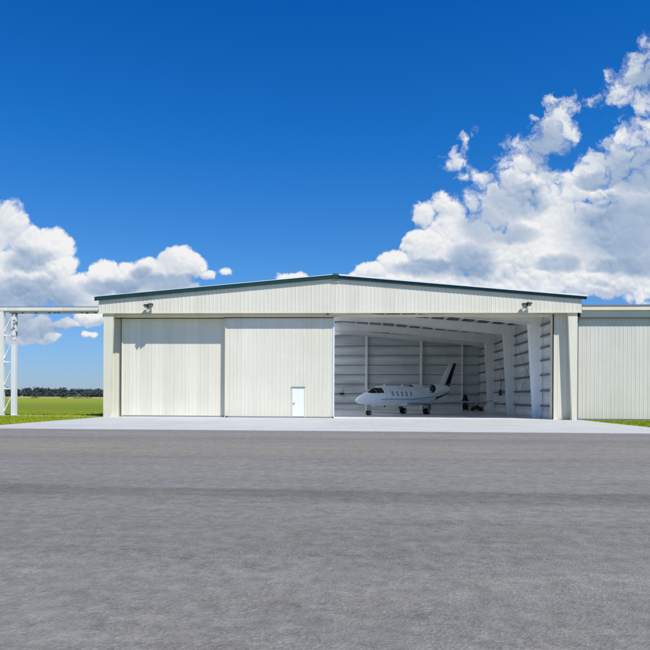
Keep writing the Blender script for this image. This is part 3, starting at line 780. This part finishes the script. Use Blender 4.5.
for sg in (1, -1):
    for (s0, s1, zb, zt) in ((1.50, 2.14, 2.00, 9), (2.165, 2.64, 2.01, 2.50), (2.665, 3.05, 2.03, 2.50)):
        b = MB()
        patch(b, s0, s1, (lambda s: sg*(max(.10, th_z(s, min(zt, 2.52)) if zt < 3 or s > 1.9 else .10))), (lambda s: sg*th_z(s, zb if s > 1.62 else 2.02)), 8, 6)
        b.build('cockpit_window', M_GLASS, fu)
    for k in range(5):
        s = 4.30+k*.735
        b = MB(); ring = []
        for i in range(14):
            a = 2*math.pi*i/14; z = 1.98+.215*math.sin(a); q = s+.15*math.cos(a)
            ring.append(b.bm.verts.new(surf(q, sg*th_z(q, z), .012)))
        b.bm.faces.new(ring); b.build('cabin_window', M_GLASS, fu)
    b = MB()
    zs = lambda s: 1.45 + max(0, s-7.5)*.07
    patch(b, 2.6, 12.5, lambda s: sg*th_z(s, zs(s)+.035), lambda s: sg*th_z(s, zs(s)-.02), 50, 1, .008)
    b.build('cheat_line', M_STRIPE, fu)
# cabin door outline on the port side
b = MB()
for s in (3.35, 4.02):
    patch(b, s, s+.025, lambda q: th_z(q, 2.35), lambda q: th_z(q, 1.05), 1, 10, .006)
b.build('door_seam', M_STRIPE, fu)
# dark lower tail
b = MB(); patch(b, 12.0, 15.6, lambda s: math.pi*.62+.0*s, lambda s: math.pi*1.38, 14, 10, .01)
b.build('tail_underside', M_JDARK, fu)
# aerofoil surfaces
def wingpanel(mb, root, tip, rc, tcd, th, span_axis='y', n=10):
    "root/tip = leading edge points, chord runs aft"
    rings = []
    for t in (0, .25, .5, .75, 1):
        P = Vector(root).lerp(Vector(tip), t); c = rc+(tcd-rc)*t; r = []
        for i in range(2*n):
            a = math.pi*i/n; xx = .5-.5*math.cos(a) if i <= n else .5-.5*math.cos(a)
            prof_t = 5*th*(.2969*math.sqrt(max(xx, 0))-.126*xx-.3516*xx**2+.2843*xx**3-.1036*xx**4)*c
            sgn = 1 if i <= n else -1
            r.append(P + (Vector((xx*c, 0, sgn*prof_t)) if span_axis == 'y' else Vector((xx*c, sgn*prof_t, 0))))
        rings.append(r)
    mb.loft(rings)
for sg in (1, -1):
    b = MB(); wingpanel(b, (6.6, -sg*.5, 1.02), (9.9, -sg*8.2, 1.36), 3.1, .95, .075)
    wg = b.build('wing', M_JGREY, JET)
    b = MB(); b.tube((9.95, -sg*8.2, 1.37), (10.8, -sg*8.2, 1.38), .05, .02, n=8); b.build('wing_tip', M_JET, wg)
    b = MB(); wingpanel(b, (15.0, -sg*.05, 3.02), (16.35, -sg*3.2, 3.06), 1.35, .6, .10)
    b.build('tailplane', M_JGREY, JET)
    # nacelle
    e = empty('engine', mat=PM @ Matrix.Translation((10.25, -sg*1.32, 2.55))); e.parent = JET; e.matrix_parent_inverse = PM.inverted()
    bpy.data.objects.remove(e)
    o3 = Vector((10.25, -sg*1.32, 2.52)); b = MB()
    prf = [(0, .31), (-.0, .345), (.06, .40), (.25, .45), (.8, .48), (1.6, .47), (2.4, .40), (2.9, .30), (3.0, .28)]
    b.loft([[o3+Vector((x, r*math.cos(2*math.pi*i/28), r*math.sin(2*math.pi*i/28))) for i in range(28)] for x, r in prf[1:]], caps=False)
    b.loft([[o3+Vector((x, r*math.cos(2*math.pi*i/28), r*math.sin(2*math.pi*i/28))) for i in range(28)] for x, r in ((0, .345), (.03, .31), (.35, .30))], caps=False)
    en = b.build('engine', M_JET, JET)
    b = MB(); b.tube(o3+Vector((.10, 0, 0)), o3+Vector((.35, 0, 0)), .302, n=24); b.build('fan', M_JDARK, en)
    b = MB(); b.tube(o3+Vector((-.05, 0, 0)), o3+Vector((.10, 0, 0)), .02, .10, n=12); b.build('spinner', M_GREY, en)
    b = MB(); b.loft([[o3+Vector((x, r*math.cos(2*math.pi*i/28), r*math.sin(2*math.pi*i/28))) for i in range(28)] for x, r in ((-.01, .325), (-.02, .36), (.05, .405), (.07, .408))], caps=False)
    b.build('intake_lip', M_JDARK, en)
    b = MB(); b.tube(o3+Vector((2.9, 0, 0)), o3+Vector((3.25, 0, 0)), .26, .20, n=20); b.build('exhaust', M_GREY, en)
    b = MB(); b.box(10.7, 12.6, min(-sg*.7, -sg*1.1), max(-sg*.7, -sg*1.1), 2.42, 2.54); b.build('pylon', M_JET, JET)
# fin
b = MB(); wingpanel(b, (13.2, 0, 2.5), (15.75, 0, 5.35), 2.3, 1.25, .09, 'z'); fin = b.build('fin', M_JET, JET)
b = MB()
rp, tp = Vector((14.55, 0, 2.75)), Vector((16.42, 0, 5.33))
b.loft([[rp+Vector((0, .095, 0)), rp+Vector((1.1, .02, 0)), rp+Vector((1.1, -.02, 0)), rp+Vector((0, -.095, 0))],
        [tp+Vector((0, .055, 0)), tp+Vector((.66, .015, 0)), tp+Vector((.66, -.015, 0)), tp+Vector((0, -.055, 0))]], smooth=False)
b.build('rudder', M_JDARK, fin)
b = MB(); b.prism([(11.2, 2.62), (13.6, 3.1), (13.6, 2.4), (12, 2.3)], 'y', -.05, .05); b.build('dorsal_fillet', M_JET, JET)
# belly fairing
b = MB(); b.loft([[Vector((x, -w_*math.cos(2*math.pi*i/24), z+h*math.sin(2*math.pi*i/24))) for i in range(24)] for x, w_, z, h in
    ((6.0, .2, .98, .06), (6.6, .75, 1.0, .20), (7.5, 1.0, 1.02, .27), (9.0, 1.02, 1.02, .28), (10.0, .8, 1.05, .22), (10.9, .25, 1.08, .07))])
b.build('belly_fairing', M_JET, JET)
# landing gear
def wheel(x, y, r, wd, parent):
    b = MB(); prf = [(-wd/2, r*.72), (-wd/2, r*.93), (-wd/2*.6, r), (wd/2*.6, r), (wd/2, r*.93), (wd/2, r*.72)]
    b.loft([[Vector((x+q*math.cos(2*math.pi*i/24), y+yy, r+q*math.sin(2*math.pi*i/24))) for i in range(24)] for yy, q in prf], caps=True)
    b.build('tyre', M_RUBBER, parent)
    b = MB(); b.tube((x, y-wd/2-.01, r), (x, y+wd/2+.01, r), r*.5, n=16); b.build('rim', M_CHROME, parent)
b = MB(); b.tube((1.84, 0, .22), (1.84, 0, 1.2), .045, .06); b.bar((1.84, 0, .8), (2.5, 0, 1.05), .04, .04); b.tube((1.84, -.16, .22), (1.84, .16, .22), .03)
ng = b.build('nose_gear', M_CHROME, JET); wheel(1.84, -.12, .22, .13, ng); wheel(1.84, .12, .22, .13, ng)
b = MB(); b.box(1.9, 2.5, -.22, -.205, .74, .95); b.build('gear_door', M_JET, JET)
for sg in (1, -1):
    y = -sg*1.38
    b = MB(); b.tube((9.2, y, .3), (9.15, y, 1.1), .06, .08); b.bar((9.2, y, .7), (9.2, y+sg*.7, 1.0), .05, .05); b.tube((9.2, y-.2, .3), (9.2, y+.2, .3), .04)
    mg = b.build('main_gear', M_CHROME, JET); wheel(9.2, y-.15, .29, .19, mg); wheel(9.2, y+.15, .29, .19, mg)
    b = MB(); b.box(8.9, 9.5, y-sg*.34-.012, y-sg*.34+.012, .45, 1.02); b.build('gear_door', M_JGREY, JET)
# antennas and beacon
b = MB(); b.prism([(4.0, 2.66), (4.28, 2.66), (4.25, 2.90), (4.12, 2.90)], 'y', -.02, .02); b.build('antenna', M_JET, JET)
b = MB(); b.prism([(6.85, 2.67), (7.15, 2.67), (7.1, 2.93), (6.97, 2.93)], 'y', -.02, .02); b.build('antenna', M_JET, JET)
b = MB(); b.tube((8.8, 0, 2.66), (8.8, 0, 2.80), .11, .05); b.build('beacon', M_JDARK, JET)
b = MB(); b.prism([(4.1, .88), (4.35, .87), (4.3, .70), (4.2, .70)], 'y', -.015, .015); b.build('antenna', M_JDARK, JET)
b = MB(); b.prism([(6.9, .86), (7.2, .86), (7.1, .62), (6.98, .62)], 'y', -.015, .015); b.build('antenna', M_JDARK, JET)

# ------------------------------------------------------------------ things standing in the hangar
M_BLACK = mat('black_cover', (.008, .009, .011), .8)
E1 = empty('service_cart', (14.95, 31.2, .01)); tag(E1, 'tall black covered service cart standing alone against the back wall', 'cart')
b = MB(); b.loft([[Vector((w_*sx*.5, w2*sy*.5, z)) for sx, sy in ((-1, -1), (-.4, -1.1), (.4, -1.1), (1, -1), (1, 1), (-1, 1))] for z, w_, w2 in ((.16, .38, .4), (.3, .56, .5), (.6, .66, .55), (.92, .50, .5))]); b.build('cart_body', M_BLACK, E1)
b = MB(); b.box(-.24, .24, -.22, .22, .921, .985); b.build('shelf', M_GREY, E1)
b = MB(); b.loft([[Vector((w_*.5*math.cos(2*math.pi*i/10), .6*w_*.5*math.sin(2*math.pi*i/10), z)) for i in range(10)] for z, w_ in ((.987, .90), (1.12, .98), (1.28, .86), (1.5, .58), (1.85, .42), (1.98, .22))], smooth=True); b.build('cover', M_BLACK, E1)
for sx in (-1, 1):
    b = MB(); b.tube((sx*.24, -.12, .1), (sx*.24+sx*.05, -.12, .1), .10, n=14); b.build('wheel', M_RUBBER, E1)
E2 = empty('tow_cart', (16.3, 30.6, .01)); tag(E2, 'low dark wheeled tow cart in the rear right corner', 'cart')
b = MB(); b.box(-.55, .45, -.8, .8, .22, .50); b.box(-.5, .1, -.7, -.1, .502, .72); b.build('deck', M_DARK, E2)
b = MB(); b.box(-.2, .38, .1, .65, .504, .80); b.build('supply_box', M_POST, E2)
b = MB(); b.bar((-.5, -.75, .5), (-.1, -.9, 1.1), .04, .04); b.bar((.35, -.75, .5), (.35, -.9, 1.1), .04, .04); b.bar((-.12, -.9, 1.1), (.37, -.9, 1.1), .04, .04); b.build('handle', M_WHITE, E2)
for sx in (-1, 1):
    for sy in (-1, 1):
        b = MB(); b.tube((-.05+sx*.42, sy*.55, .17), (-.05+sx*.55, sy*.55, .17), .17, n=16); b.build('wheel', M_RUBBER, E2)
E3 = empty('electrical_box', (16.75, 19.6, 0)); tag(E3, 'dark electrical box with vertical conduit on the right side wall', 'electrical box')
b = MB(); b.box(-.10, .10, -.25, .25, 1.9, 2.5); b.build('box_body', M_DARK, E3)
b = MB(); b.tube((0, -.1, 2.5), (0, -.1, 4.0), .03, n=8); b.build('conduit', M_GREY, E3)
E4 = empty('wall_box', (-.35, 32.3, 2.05)); tag(E4, 'small black box on the back wall beside the open door edge', 'wall box')
b = MB(); b.box(-.27, .27, -.12, .07, -.12, .12); b.build('box_body', M_BLACK, E4)
b = MB(); b.tube((.18, -.02, .12), (.18, -.02, .9), .02, n=6); b.build('conduit', M_DARK, E4)
